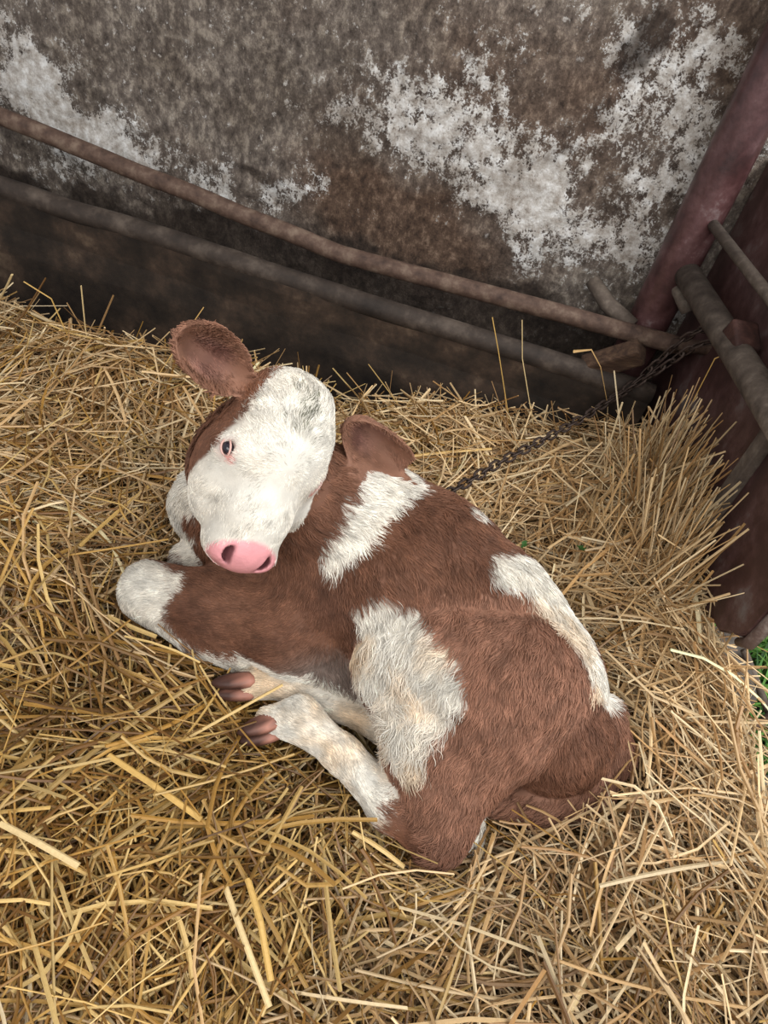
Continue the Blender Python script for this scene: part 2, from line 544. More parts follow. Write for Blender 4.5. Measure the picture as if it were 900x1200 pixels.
# ------------------------------------------------------------------ coat pattern (where the hair is white, brown, pink)
def caps(q, pts, radii):
    d = np.full(len(q), 9.0)
    pts = [np.array(x, float) for x in pts]
    if len(pts) == 1:
        return np.linalg.norm(q - pts[0], axis=1) - radii[0]
    for a, b, ra, rb in zip(pts, pts[1:], radii, radii[1:]):
        ab = b - a
        h = np.clip(((q - a) @ ab) / (ab @ ab), 0, 1)
        d = np.minimum(d, np.linalg.norm(q - a - h[:, None] * ab, axis=1) - (ra + (rb - ra) * h))
    return d
WHITE_PATCHES = [
    ([(-0.086, 0.985, 0.356), (-0.099, 0.906, 0.362), (-0.114, 0.849, 0.338), (-0.134, 0.817, 0.294)], [.050, .040, .036, .022]),      # behind the neck
    ([(0.151, 0.878, 0.336), (0.196, 0.898, 0.323), (0.238, 0.864, 0.307), (0.286, 0.823, 0.291)], [.036, .046, .052, .040]),                          # along the spine
    ([(0.286, 0.823, 0.291), (0.330, 0.790, 0.266), (0.365, 0.800, 0.208)], [.036, .028, .026]), ([(0.066, 0.976, 0.341)], [.014]),
    ([(-0.032, 0.751, 0.246), (0.015, 0.704, 0.234), (0.071, 0.681, 0.239), (0.060, 0.639, 0.183), (0.083, 0.597, 0.165)], [.038, .085, .064, .058, .034]),   # flank and stifle
    ([(-0.449, 0.756, 0.113), (-0.452, 0.744, 0.101)], [.062, .062]),                                             # knee
    ([(-0.392, 0.778, 0.133), (-0.385, 0.795, 0.136)], [.016, .010]),
    ([(-0.446, 0.767, 0.045), (-0.326, 0.739, 0.020), (-0.214, 0.730, 0.020)], [.046, .034, .030]),             # folded cannon
    ([(-0.423, 1.000, 0.140), (-0.481, 0.988, 0.100)], [.12, .10]),                                       # brisket
    ([(0.078, 0.570, 0.055), (-0.017, 0.611, 0.065), (-0.104, 0.643, 0.065), (-0.155, 0.626, 0.055)], [.050, .054, .056, .05]),             # hind cannon
    ([(0.057, 0.647, 0.050), (-0.007, 0.679, 0.055), (-0.157, 0.702, 0.055), (-0.213, 0.683, 0.050)], [.05, .05, .05, .05]),
    ([(0.216, 0.635, 0.050), (0.238, 0.566, 0.020)], [.028, .024]),                                     # tail tuft
    ([(-0.418, 0.916, 0.050)], [.05]),
]
BROWN_OVER = [([(-0.429, 0.908, 0.146), (-0.307, 0.700, 0.393)], [.022, .022]), ([(0.104, 0.552, 0.060), (0.181, 0.534, 0.050)], [.038, .06])]
BROWN = np.array(lin(124, 84, 63)); BROWN_DARK = np.array(lin(80, 50, 37)); BROWN_PALE = np.array(lin(152, 110, 89))
WHITE = np.array(lin(218, 211, 198)); CREAM = np.array(lin(214, 190, 160)); PINK = np.array(lin(232, 158, 160)); GREY = np.array(lin(112, 100, 92))
def head_coords(q):
    l = q - HEAD_O
    return l @ HEAD_X, l @ HEAD_Y, l @ HEAD_Z
PART_NAMES = ['trunk', 'brisket', 'neck', 'head', 'ear', 'foreleg', 'thigh', 'hindleg', 'tail']
def part_weights(q):
    """nearest part of each point, and the lie of the hair there"""
    best = np.full(len(q), 9.0); which = np.zeros(len(q), int)
    flow = np.zeros((len(q), 3)); tot = np.zeros(len(q))
    hx, hy, hz = head_coords(q)
    whorl = hx[:, None] * HEAD_X + (hy - .0)[:, None] * HEAD_Y
    whorl = unit(whorl) + .25 * HEAD_Y
    for p in PRIMS:
        if p.get('op') == 'sub':
            continue
        d = prim_sdf(p, q)
        m = d < best
        best[m] = d[m]; which[m] = PART_NAMES.index(p['part'])
        w = np.exp(-np.clip(d, -.02, .3) / .014)
        if p['part'] == 'head':
            f = whorl
        elif p['part'] == 'ear':
            f = np.broadcast_to(p['L'], q.shape)
        else:
            f = p['flow'] / np.linalg.norm(p['flow'])
            if p['part'] == 'trunk':
                f = f + np.array((0, -.35, -.75))
            f = np.broadcast_to(f, q.shape)
        flow += w[:, None] * f; tot += w
    return which, flow / np.maximum(tot, 1e-9)[:, None]

def coat(q, which, jitter):
    """colour and hair length for points on the calf; jitter breaks the patch edges"""
    n = len(q)
    hx, hy, hz = head_coords(q)
    wob = (fbm(q, 45, 3, 5) - .5) * .030 + jitter
    w = np.full(n, 9.0)
    for pts, r in WHITE_PATCHES:
        w = np.minimum(w, caps(q, pts, r))
    for pts, r in BROWN_OVER:
        w = np.maximum(w, -caps(q, pts, r))
    white = sstep(.006, -.006, w + wob)
    # face: white blaze, brown from behind the eyes and the jaw angle
    head = (which == PART_NAMES.index('head')) | ((which == PART_NAMES.index('neck')) & (hz > -.10) & (np.abs(hx) < .09) & (hy > -.16))
    edge = np.where(hx < 0, -.105 + .050 * sstep(-.015, -.060, hx) + np.clip(-.02 - hy, 0, .1) * .25, -.105) - np.clip(hy - .0, 0, .2) * 1.4
    facew = sstep(-.008, .008, hz - edge + wob * .6)
    white = np.where(head, facew, white)
    ear = which == PART_NAMES.index('ear')
    white = np.where(ear, 0, white)
    tone = fbm(q, 9, 3, 21)
    brown = BROWN + (BROWN_DARK - BROWN) * np.clip((tone - .45) * 3.0, 0, 1)[:, None] * .55
    thigh = np.isin(which, [PART_NAMES.index('thigh'), PART_NAMES.index('tail')])
    brown = np.where(thigh[:, None], brown * .45 + BROWN_PALE * .55, brown)
    fore = np.isin(which, [PART_NAMES.index(x) for x in ('trunk', 'neck', 'brisket', 'foreleg')])
    brown = np.where(fore[:, None], brown * .86, brown)  # forequarters darker than the thigh: fall of light put into the colour
    brown = np.where(ear[:, None], BROWN_PALE * .6 + brown * .4, brown)
    hockd = caps(q, [(0.128, 0.568, 0.060), (0.183, 0.538, 0.040)], [.05, .06])
    brown = brown + (BROWN_DARK - brown) * (.5 * sstep(.02, -.03, hockd))[:, None]
    belly = sstep(.02, -.03, caps(q, [(-0.071, 0.760, 0.100), (-0.129, 0.750, 0.080), (-0.011, 0.720, 0.100)], [.06, .07, .06]))
    brown = brown + (GREY - brown) * (belly * .8)[:, None]
    cream = np.where(np.isin(which, [PART_NAMES.index('thigh'), PART_NAMES.index('hindleg')]), 1.0, .15)
    cream = cream * np.clip(.5 + 3.2 * (fbm(q, 16, 3, 33) - .5), 0, 1)
    wcol = WHITE + (CREAM - WHITE) * cream[:, None]
    col = brown + (wcol - brown) * white[:, None]
    # grey green smears on the brow
    sm = sstep(.012, -.012, caps(q, [hw(-.005, -.115, -.01), hw(.0, -.085, 0), hw(-.006, -.055, 0)], [.010, .018, .006]) + (fbm(q * np.array((1, .45, .45)), 130, 2, 40) - .5) * .085)
    col = col + (np.array(lin(108, 106, 90)) - col) * (sm * (.25 + .75 * (jitter > .0005)))[:, None] * head[:, None]
    # pink muzzle, pink rims of the eyes, pink inside of the ears
    pad = sstep(.0, .008, hy - .112 - np.clip(-.036 - hz, 0, 1) * .35 - 6.0 * hx ** 2) * (which == PART_NAMES.index('head')) * sstep(-.096, -.086, hz)
    col = col + (PINK - col) * pad[:, None]
    bare = pad.copy()
    for s in (-1, 1):
        e = sstep(.024, .010, np.linalg.norm((q - hw(s * .077, .003, -.040)) * 1.0, axis=1))
        col = col + (np.array(lin(205, 160, 148)) - col) * (e * .5)[:, None]
        e = sstep(.012, .005, np.linalg.norm(q - hw(s * .073, .019, -.033), axis=1))
        col = col + (np.array(lin(190, 112, 104)) - col) * (e * .8)[:, None]
        bare = np.maximum(bare, sstep(.019, .015, np.linalg.norm(q - hw(s * .079, .001, -.038), axis=1)))
    for p in PRIMS:
        if p['t'] == 'ear':
            d = q - p['c']
            N = p['N'] - p['L'] * (p['N'] @ p['L'])
            inner = sstep(.036, .014, np.linalg.norm(d - (d @ p['L'])[:, None] * p['L'] * .35 + p['L'] * .006, axis=1)) * ear
            col = col + (np.array(lin(176, 132, 120)) - col) * (inner * .75)[:, None]
            pit = sstep(.034, .010, np.linalg.norm(d + p['L'] * .020 + np.cross(N, p['L']) * .004, axis=1)) * ear
            col = col + (np.array(lin(84, 44, 40)) - col) * (pit * .8)[:, None]
    for p in PRIMS:
        if p['t'] == 'nostril':                                    # dark moist nostril lining, its colour deepened for the shade in the hole
            ins = sstep(.002, -.001, prim_sdf(p, q))
            col = col + (np.array(lin(84, 40, 44)) - col) * ins[:, None]
    length = np.array([.020, .020, .024, .0095, .010, .0125, .021, .0120, .026])[which]
    length = np.where((which == 6) & (white > .5), .027, length)
    length = np.where(head & (hy < -.04), .014, length)
    return col, white, bare, length

P_WHICH, P_FLOW = part_weights(V)
col, _, wet, _ = coat(V, P_WHICH, 0)
nrm = grid_grad(V)
f = unit(P_FLOW - nrm * (P_FLOW * nrm).sum(1, keepdims=True))
streak = fbm(V, 70, 3, 60)
V2 = V + nrm * ((fbm(V, 30, 3, 61) - .5) * .006)[:, None] * np.isin(P_WHICH, [0, 1, 2, 6, 8])[:, None]
calf = empty('calf', (0.05, 0.85, 0.0))
tag(calf, 'newborn brown and white calf lying curled in the straw, head turned to the viewer', 'calf')
body_me = mesh_np('body', V2 - np.array(calf.location), F)
color_attr(body_me, 'col', col * (.72 + .3 * streak)[:, None])
color_attr(body_me, 'wet', np.repeat(wet[:, None], 3, axis=1))
body = link('body', body_me, calf, M['skin'])

# ------------------------------------------------------------------ the coat: single hairs growing from the body
def grow_hair(n):
    T = np.concatenate([F[:, [0, 1, 2]], F[:, [0, 2, 3]]])
    a, b, c = V2[T[:, 0]], V2[T[:, 1]], V2[T[:, 2]]
    area = np.linalg.norm(np.cross(b - a, c - a), axis=1)
    area = area * np.where((a[:, 2] < .015), 0, 1) * np.array([1, 1, 1, 2.2, 2.2, 1.4, 1.1, 2.2, 1.2])[P_WHICH[T[:, 0]]]
    t = RNG.choice(len(T), n, p=area / area.sum())
    u, v = RNG.random(n), RNG.random(n)
    flip = u + v > 1
    u[flip], v[flip] = 1 - u[flip], 1 - v[flip]
    root = a[t] + (b - a)[t] * u[:, None] + (c - a)[t] * v[:, None]
    which = P_WHICH[T[t, 0]]
    flow = P_FLOW[T[t, 0]]
    N = grid_grad(root)
    hc, wh, bare, L = coat(root, which, RNG.normal(0, .003, n))
    keep = RNG.random(n) > bare * 1.2
    root, which, flow, N, hc, wh, L = (x[keep] for x in (root, which, flow, N, hc, wh, L))
    n = len(root)
    cl = np.stack([vnoise(root, 55, 70 + i) - .5 for i in range(3)], 1) * 1.0 + np.stack([vnoise(root, 130, 80 + i) - .5 for i in range(3)], 1) * .8
    big = np.stack([vnoise(root, 14, 90 + i) - .5 for i in range(3)], 1)
    curly = np.where((which == 6) & (wh > .4), 1.3, np.where(np.isin(which, [0, 2, 6, 8]), .75, .35)) + .5 * ((which == 3) & (head_coords(root)[1] < -.03))
    d = flow + big * .8 + cl * curly[:, None] + RNG.normal(0, .10, (n, 3))
    d = unit(d - N * (d * N).sum(1, keepdims=True))
    side = np.cross(N, d)
    L = L * RNG.uniform(.65, 1.2, n) * (.75 + .5 * vnoise(root, 40, 99))
    lift = np.where(np.isin(which, [3, 4]), .30, np.where(which == 7, .42, .50)) + .25 * (vnoise(root, 45, 101) - .5)
    K = 5
    ph = vnoise(root, 60, 102) * 9
    P = np.zeros((n, K, 3))
    for k in range(K):
        s = k / (K - 1)
        wav = np.sin(ph + s * 4.2) - np.sin(ph)
        P[:, k] = root - N * .0012 + (d * (s * L)[:, None] + N * (L * lift * s * (1 - .55 * s))[:, None]
                  + side * (L * .13 * curly * wav * s ** .5)[:, None])
    shade = np.clip(RNG.normal(1.0, .13, n) * (.62 + .75 * vnoise(root, 75, 110)), .45, 1.5)
    hc = np.clip(hc * shade[:, None], 0, .92)
    cu = bpy.data.hair_curves.new('coat')
    cu.add_curves([K] * n)
    cu.points.foreach_set('position', (P - np.array(calf.location)).astype(np.float32).ravel())
    r = np.tile(np.array([.00055, .00055, .0005, .0004, .00015], dtype=np.float32), n)
    at = cu.attributes.get('radius') or cu.attributes.new('radius', 'FLOAT', 'POINT')
    at.data.foreach_set('value', r)
    at = cu.attributes.new('col', 'FLOAT_COLOR', 'CURVE')
    at.data.foreach_set('color', np.concatenate([hc, np.ones((n, 1))], 1).astype(np.float32).ravel())
    o = link('coat', cu, calf, M['hair'])
    o['kind'] = 'stuff'
grow_hair(190000)

# eyes, lids, lashes
def ball(name, c, r, parent, mat, axes=None, seg=20):
    bm = bmesh.new()
    bmesh.ops.create_uvsphere(bm, u_segments=seg, v_segments=seg // 2 + 2, radius=1.0)
    A = np.array(axes if axes is not None else np.eye(3))
    for v in bm.verts:
        l = np.array(v.co) * np.array(r)
        v.co = Vector(l @ A + np.array(c) - np.array(calf.location))
    return link(name, bm_mesh(name, bm), parent, mat)
for s in (-1, 1):
    eax = (hdir(s * .80, .05, .58), hdir(-.15 * s, .97, .1), hdir(-.58 * s, 0, .80))
    ball('eye', hw(s * .0745, .001, -.0455), (.0100, .0112, .0105), calf, M['eye'], eax)
    for nm, sg in (('eyelid', -1), ('eyelid', 1)):
        bm = bmesh.new()
        pts = []
        for i in range(9):
            a = math.pi * i / 8
            q = hw(s * .0745, .001, -.0455) + eax[1] * (-.0125 * math.cos(a)) + eax[2] * (sg * .0080 * math.sin(a)) + eax[0] * (.0040 + .0048 * math.sin(a))
            pts.append(q - np.array(calf.location))
        tube(bm, pts, [.0008, .0012, .0015, .0016, .0016, .0016, .0015, .0012, .0008], 8)
        link(nm, bm_mesh(nm, bm), calf, M['lid'])

# hooves: two claws each
def hoof(a, b, side, spread=.013, sc=1.0):
    a, b, side = np.array(a), np.array(b), unit(np.array(side, float))
    h = empty('hoof', (0, 0, 0)); h.parent = calf
    off = np.array(calf.location)
    ax = unit(b - a); Lh = np.linalg.norm(b - a)
    side = unit(side - ax * (side @ ax)); up = np.cross(side, ax)
    for s in (-1, 1):
        Vv, Ff, cc = [], [], []
        prof = [(0, .010), (.12, .0155), (.35, .0175), (.6, .0160), (.82, .0115), (.95, .006), (1.0, .001)]
        S = 14
        for i, (t, r) in enumerate(prof):
            c = a + ax * (t * Lh) + side * (s * spread * (1 - .25 * t)) - up * (.004 * t)
            for j in range(S):
                th = 2 * math.pi * j / S
                y = math.sin(th); y = max(y, -.55)
                Vv.append(c + side * (r * .78 * sc * math.cos(th)) + up * (r * 1.25 * sc * y) - off)
                m = sstep(.15, .6, np.array(t + .9 * (vnoise(np.array([Vv[-1]]), 90, 3)[0] - .5)))
                cc.append(np.array(lin(166, 114, 96)) * (1 - m) + np.array(lin(66, 42, 34)) * m)
        for i in range(len(prof) - 1):
            for j in range(S):
                Ff.append((i * S + j, i * S + (j + 1) % S, (i + 1) * S + (j + 1) % S, (i + 1) * S + j))
        me = mesh_np('claw', np.array(Vv), np.array(Ff))
        color_attr(me, 'col', np.array(cc))
        link('claw', me, h, M['hoof'])
hoof((-0.133, 0.631, 0.058), (-0.187, 0.583, 0.052), (.3, .6, .7))
hoof((-0.201, 0.686, 0.052), (-0.267, 0.652, 0.050), (.3, .6, .7))

# ------------------------------------------------------------------ setting: floor, walls
WALL_Y = 1.95
def build_wall():
    x0, x1, z0, z1, st = -2.3, 1.4, -.3, 1.9, .008
    nx, nz = int((x1 - x0) / st) + 1, int((z1 - z0) / st) + 1
    X, Z = np.meshgrid(np.linspace(x0, x1, nx), np.linspace(z0, z1, nz), indexing='ij')
    P = np.stack([X.ravel(), np.full(X.size, WALL_Y), Z.ravel()], 1)
    Q = P + np.stack([fbm(P, 9, 3, 1) - .5, 0 * P[:, 0], fbm(P, 9, 3, 2) - .5], 1) * .14
    Q = Q + np.stack([fbm(P, 40, 2, 3) - .5, 0 * P[:, 0], fbm(P, 40, 2, 4) - .5], 1) * .03
    def blobs(lst):
        v = np.zeros(len(Q))
        for c, rx, rz, a in lst:
            v = v + a * np.exp(-(((Q[:, 0] - c[0]) / rx) ** 2 + ((Q[:, 2] - c[2]) / rz) ** 2))
        return v
    y = WALL_Y
    lime = .30 + 1.15 * (fbm(P, 6.5, 5, 9) - .5) + .85 * blobs([
        ((-1.418, 1.950, 0.446), .10, .10, .50), ((-1.359, 1.950, 0.344), .13, .10, .50), ((-1.248, 1.950, 0.319), .13, .08, .45), ((-1.085, 1.950, 0.284), .12, .07, .35),
        ((-0.832, 1.950, 0.275), .14, .05, .30), ((-0.637, 1.950, 0.321), .08, .05, .30), ((-0.981, 1.950, 0.468), .10, .10, .10),
        ((-0.583, 1.950, 0.472), .08, .10, .16), ((-0.372, 1.950, 0.612), .12, .11, .22), ((-0.250, 1.950, 0.683), .15, .12, .24), ((-0.176, 1.950, 0.566), .16, .13, .28),
        ((-0.078, 1.950, 0.532), .08, .08, .26), ((-0.433, 1.950, 0.535), .08, .06, .22), ((0.083, 1.950, 0.449), .13, .16, .32), ((0.015, 1.950, 0.517), .08, .10, .26),
        ((0.187, 1.950, 0.412), .11, .11, .26), ((0.270, 1.950, 0.529), .12, .15, .24), ((0.127, 1.950, 0.765), .14, .16, .18), ((0.251, 1.950, 0.707), .13, .18, .22),
        ((0.018, 1.950, 0.840), .08, .12, .16), ((-0.516, 1.950, 0.758), .10, .10, .14), ((-0.176, 1.950, 0.842), .12, .10, .10), ((0.498, 1.950, 0.579), .10, .20, .12), ((0.207, 1.950, 0.920), .10, .12, .14)])
    lime = lime - blobs([((-0.867, 1.950, 0.616), .25, .16, .14), ((-0.483, 1.950, 0.272), .18, .08, .22), ((-0.216, 1.950, 0.282), .14, .09, .22), ((-0.077, 1.950, 0.302), .09, .09, .18),
                         ((-0.357, 1.950, 0.780), .12, .08, .10), ((-0.685, 1.950, 0.567), .14, .10, .10)])
    dark = blobs([((-0.737, 1.950, 0.346), .07, .035, .75), ((0.093, 1.950, 0.895), .06, .07, .75), ((0.050, 1.950, 0.708), .06, .10, .32), ((-0.012, 1.950, 0.593), .05, .09, .28),
                  ((-0.226, 1.950, 0.744), .06, .05, .30), ((-0.538, 1.950, 0.635), .07, .06, .25), ((-0.131, 1.950, 0.234), .14, .06, .35), ((0.023, 1.950, 0.285), .06, .10, .30),
                  ((0.099, 1.950, 0.372), .05, .03, .35), ((-0.457, 1.950, 0.410), .08, .05, .25), ((0.094, 1.950, 0.818), .04, .12, .22)])
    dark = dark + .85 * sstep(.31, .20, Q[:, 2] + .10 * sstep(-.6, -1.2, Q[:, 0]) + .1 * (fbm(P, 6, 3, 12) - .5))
    red = np.clip(1.4 * (fbm(P, 4, 4, 14) - .5) + blobs([((-0.444, 1.950, 0.333), .25, .12, 1.0), ((-0.199, 1.950, 0.312), .2, .12, 1.0), ((0.057, 1.950, 0.691), .2, .3, .5), ((-0.216, 1.950, 0.710), .25, .2, .4), ((0.270, 1.950, 0.904), .2, .3, .5)]), 0, 1)
    off = (fbm(P, 5, 3, 30) - .5) * .03 + (fbm(P, 26, 3, 31) - .5) * .010 + sstep(.42, .6, lime + .7 * (fbm(P, 40, 3, 32) - .5)) * .003
    P[:, 1] = WALL_Y - off
    i = np.arange(nx * nz).reshape(nx, nz)
    Fq = np.stack([i[:-1, :-1], i[1:, :-1], i[1:, 1:], i[:-1, 1:]], -1).reshape(-1, 4)
    me = mesh_np('wall_back', P, Fq)
    color_attr(me, 'stain', np.clip(np.stack([lime, dark, red], 1), 0, 1))
    o = link('wall_back', me, None, M['plaster'])
    o['kind'] = 'structure'
build_wall()

bm = bmesh.new()
box(bm, (3.6, 3.6, .2), Matrix.Translation((-1.1, .25, -.30)))
o = link('floor', bm_mesh('floor', bm, False), None, M['dung_floor']); o['kind'] = 'structure'
bm = bmesh.new()
box(bm, (3.0, 5.0, .2), Matrix.Translation((2.2, .25, -.36)))
o = link('ground', bm_mesh('ground', bm, False), None, M['soil']); o['kind'] = 'structure'

# ------------------------------------------------------------------ trough kerb, rail, post, pipes, partition
t = empty('feed_trough', (-.6, 1.72, -.2)); tag(t, 'long dark trough board with a worn rounded rim, along the foot of the wall', 'trough')
off = np.array(t.location)
def trough():
    Y = 1.70
    x0, x1, n = -2.2, .42, 60
    prof = [(0, -.02), (0, .05), (.004, .12), (.0, .19), (.0, .215)]
    Vv, Ff = [], []
    back = [(.045, .215), (.05, .10), (.06, -.02)]
    pr = prof + back
    for i in range(n):
        x = x0 + (x1 - x0) * i / (n - 1)
        for (dy, z) in pr:
            w = (vnoise(np.array([[x, dy, z]]), 6, 4)[0] - .5) * .012
            Vv.append((x - off[0], Y + dy + w - off[1], z + w - off[2]))
    m = len(pr)
    for i in range(n - 1):
        for j in range(m - 1):
            Ff.append((i * m + j, (i + 1) * m + j, (i + 1) * m + j + 1, i * m + j + 1))
    Ff.append((0, 1, 2, 3)); Ff.append((0, 3, 4, 5)); Ff.append((0, 5, 6, 7))
    e = (n - 1) * m
    Ff.append((e, e + 1, e + 2, e + 3)); Ff.append((e, e + 3, e + 4, e + 5)); Ff.append((e, e + 5, e + 6, e + 7))
    me = mesh_np('board', np.array(Vv), np.array(Ff), False)
    # run the board down to the floor
    for v in me.vertices:
        if v.co.z < .185 - .0 and v.co.z + off[2] < .0:
            v.co.z = -.2 - off[2]
    link('board', me, t, M['trough'])
    bm = bmesh.new()
    P = rough_line((x0, Y + .024, .216), (x1, Y + .024, .216), 60, .005, 9)
    tube(bm, [tuple(np.array(p) - off) for p in P], .028, 16)
    link('rim', bm_mesh('rim', bm), t, M['trough_rim'])
trough()

bm = bmesh.new()
tube(bm, rough_line((-2.008, 1.800, 0.389), (-1.381, 1.800, 0.369), 20, .003, 3)[:-1] + rough_line((-1.381, 1.800, 0.367), (-0.436, 1.800, 0.285), 26, .003, 3)[:-1] + rough_line((-0.436, 1.800, 0.285), (0.448, 1.790, 0.329), 26, .003, 5), .0225, 16)
tag(link('rail', bm_mesh('rail', bm), None, M['rust_pipe']), 'long rusty brown rail running low across the wall', 'rail')

bm = bmesh.new()
tube(bm, [(.362, 1.872, z) for z in (-.2, .2, .6, 1.0, 1.5, 2.0)], .052, 28)
tag(link('post', bm_mesh('post', bm), None, M['red_post']), 'upright dark red painted steel post against the wall', 'post')

bm = bmesh.new()
tube(bm, [(0.193, 1.900, 0.371), (0.248, 1.860, 0.342), (0.320, 1.820, 0.323)], [.019, .021, .022], 14)
tag(link('pipe_stub', bm_mesh('pipe_stub', bm), None, M['grey_pipe']), 'short grey pipe stub sticking out of the wall left of the red post', 'pipe')

# partition: the vertical plane from the wall towards the viewer
PA, PB = Vector((.472, 1.95, 0)), Vector((.592, .965, 0))
pdir = (PB - PA).normalized()
pnor = Vector((pdir.y, -pdir.x, 0))          # faces the calf
PF = Matrix((pdir, -pnor, Vector((0, 0, 1)))).transposed().to_4x4()
PF.translation = PA
part = empty('stall_partition', PA); tag(part, 'dark red sheet metal partition closing the right side of the stall', 'partition')
plen = (PB - PA).length
def plate():
    bm = bmesh.new()
    z0, z1 = .235, .74
    R = .06
    out = [(0.0, z0 - .25), (plen - .4, z0 - .16), (plen - R, z0 - .03)]
    for k in range(1, 6):
        a = -math.pi / 2 + math.pi / 2 * k / 5
        out.append((plen - R + R * math.cos(a), z0 + R + R * math.sin(a)))
    out += [(plen, z1), (0, z1)]
    rows = []
    for d in (-.016, .016):
        rows.append([bm.verts.new(PF @ Vector((x, d, z)) - PA) for x, z in out])
    bm.faces.new(rows[0][::-1]); bm.faces.new(rows[1])
    n = len(out)
    for i in range(n):
        bm.faces.new((rows[0][i], rows[0][(i + 1) % n], rows[1][(i + 1) % n], rows[1][i]))
    bmesh.ops.bevel(bm, geom=bm.edges[:], offset=.004, segments=2, affect='EDGES')
    link('plate', bm_mesh('plate', bm, False), part, M['red_sheet'])
    bm = bmesh.new()
    tube(bm, [PF @ Vector((plen - .02, 0, z0 - .0)) - PA, PF @ Vector((plen + .004, 0, z0 + .03)) - PA, PF @ Vector((plen + .006, 0, z0 + .08)) - PA, PF @ Vector((plen + .006, 0, z1)) - PA], [.008, .012, .012, .012], 14)
    link('edge_roll', bm_mesh('edge_roll', bm), part, M['sheet_edge'])
    bm = bmesh.new()
    box(bm, (.035, .022, .72), PF @ Matrix.Translation((plen * .70, -.026, .42)), .003)
    for v in bm.verts: v.co -= PA
    link('stiffener', bm_mesh('stiffener', bm, False), part, M['grey_pipe'])
plate()

bm = bmesh.new()
tube(bm, [(0.381, 1.860, 0.481), (0.498, 1.311, 0.533), (0.534, 1.007, 0.581)], .030, 20)
tag(link('pipe', bm_mesh('pipe', bm), None, M['grey_pipe']), 'thick dusty grey pipe running from the red post along the partition', 'pipe')
bm = bmesh.new()
tube(bm, [(0.377, 1.860, 0.608), (0.481, 1.504, 0.624), (0.526, 1.133, 0.679)], .0125, 14)
tag(link('thin_rod', bm_mesh('thin_rod', bm), None, M['grey_pipe']), 'thin grey brown rod above the thick pipe, fixed to the red post', 'rod')
bm = bmesh.new()
tube(bm, [(0.377, 1.830, 0.445), (0.406, 1.800, 0.429), (0.420, 1.790, 0.416)], [.013, .017, .015], 12)
tag(link('pipe_lug', bm_mesh('pipe_lug', bm), None, M['grey_pipe']), 'small stubby grey lug under the thick pipe at the red post', 'lug')
bm = bmesh.new()
c = Vector((0.466, 1.483, 0.530))
box(bm, (.055, .066, .062), Matrix.Translation(c) @ Matrix.Rotation(.25, 4, 'Z') @ Matrix.Rotation(.35, 4, 'X'), .006)
tag(link('pipe_clamp', bm_mesh('pipe_clamp', bm), None, mottled('dark_rust_red', [(.3, lin(36, 21, 18)), (.55, lin(60, 36, 30)), (.75, lin(84, 56, 48))], 30, .7)), 'square dark rust red clamp block on the thick pipe', 'clamp')

# chain: from the calf's neck over the straw, doubled up and looped round the thick pipe's bracket
bm = bmesh.new()
tube(bm, [(0.423, 1.770, 0.337), (0.508, 1.700, 0.396), (0.478, 1.490, 0.509)], .016, 14)
tag(link('tether_bar', bm_mesh('tether_bar', bm), None, M['rust_pipe']), 'short rusty bar under the pipe clamp that the chain loops round', 'bar')
def link_mesh():
    bm = bmesh.new()
    n, m = 12, 3
    rings = []
    for i in range(n):
        a = 2 * math.pi * i / n
        c = Vector((.0135 * math.cos(a), .0078 * math.sin(a), 0))
        c.x += .005 * (1 if math.cos(a) > 0 else -1)
        nr = Vector((math.cos(a), math.sin(a), 0))
        rings.append([bm.verts.new(c + .0034 * (nr * math.cos(2 * math.pi * j / m) + Vector((0, 0, 1)) * math.sin(2 * math.pi * j / m))) for j in range(m)])
    for i in range(n):
        for j in range(m):
            bm.faces.new((rings[i][j], rings[(i + 1) % n][j], rings[(i + 1) % n][(j + 1) % m], rings[i][(j + 1) % m]))
    return bm_mesh('chain_link', bm)
ch = empty('tether_chain', (0.152, 1.402, 0.200)); tag(ch, "dark rusty chain running from the calf's neck over the straw to the pipes", 'chain')
lm = link_mesh(); lm.materials.append(M['chain'])
def lay_chain(pts, pitch=.0265, seed=0):
    P = np.array(pts, float)
    # smooth the path
    for _ in range(3):
        Q = [P[0]]
        for a, b in zip(P, P[1:]):
            Q += [a * .75 + b * .25, a * .25 + b * .75]
        P = np.array(Q + [P[-1]])
    s = np.r_[0, np.cumsum(np.linalg.norm(np.diff(P, axis=0), axis=1))]
    n = int(s[-1] / pitch)
    for i in range(n):
        q = np.array([np.interp((i + .5) * pitch, s, P[:, k]) for k in range(3)])
        q2 = np.array([np.interp((i + .8) * pitch, s, P[:, k]) for k in range(3)])
        d = Vector(q2 - q).normalized()
        o = bpy.data.objects.new('chain_link', lm)
        C.objects.link(o); o.parent = ch
        rot = d.to_track_quat('X', 'Z').to_matrix().to_4x4() @ Matrix.Rotation(math.pi / 2 * (i % 2) + .5 + .25 * math.sin(i * 2.3 + seed), 4, 'X')
        o.matrix_local = Matrix.Translation(Vector(q) - ch.location) @ rot
lay_chain([(0.010, 1.071, 0.270), (0.033, 1.117, 0.262), (0.087, 1.226, 0.250), (0.181, 1.386, 0.235), (0.270, 1.540, 0.225), (0.362, 1.700, 0.236), (0.395, 1.700, 0.330), (0.420, 1.690, 0.410), (0.448, 1.660, 0.460), (0.484, 1.640, 0.464), (0.498, 1.640, 0.429)])
lay_chain([(0.304, 1.665, 0.168), (0.365, 1.675, 0.255), (0.412, 1.675, 0.340), (0.441, 1.665, 0.407), (0.470, 1.645, 0.438)], seed=2)

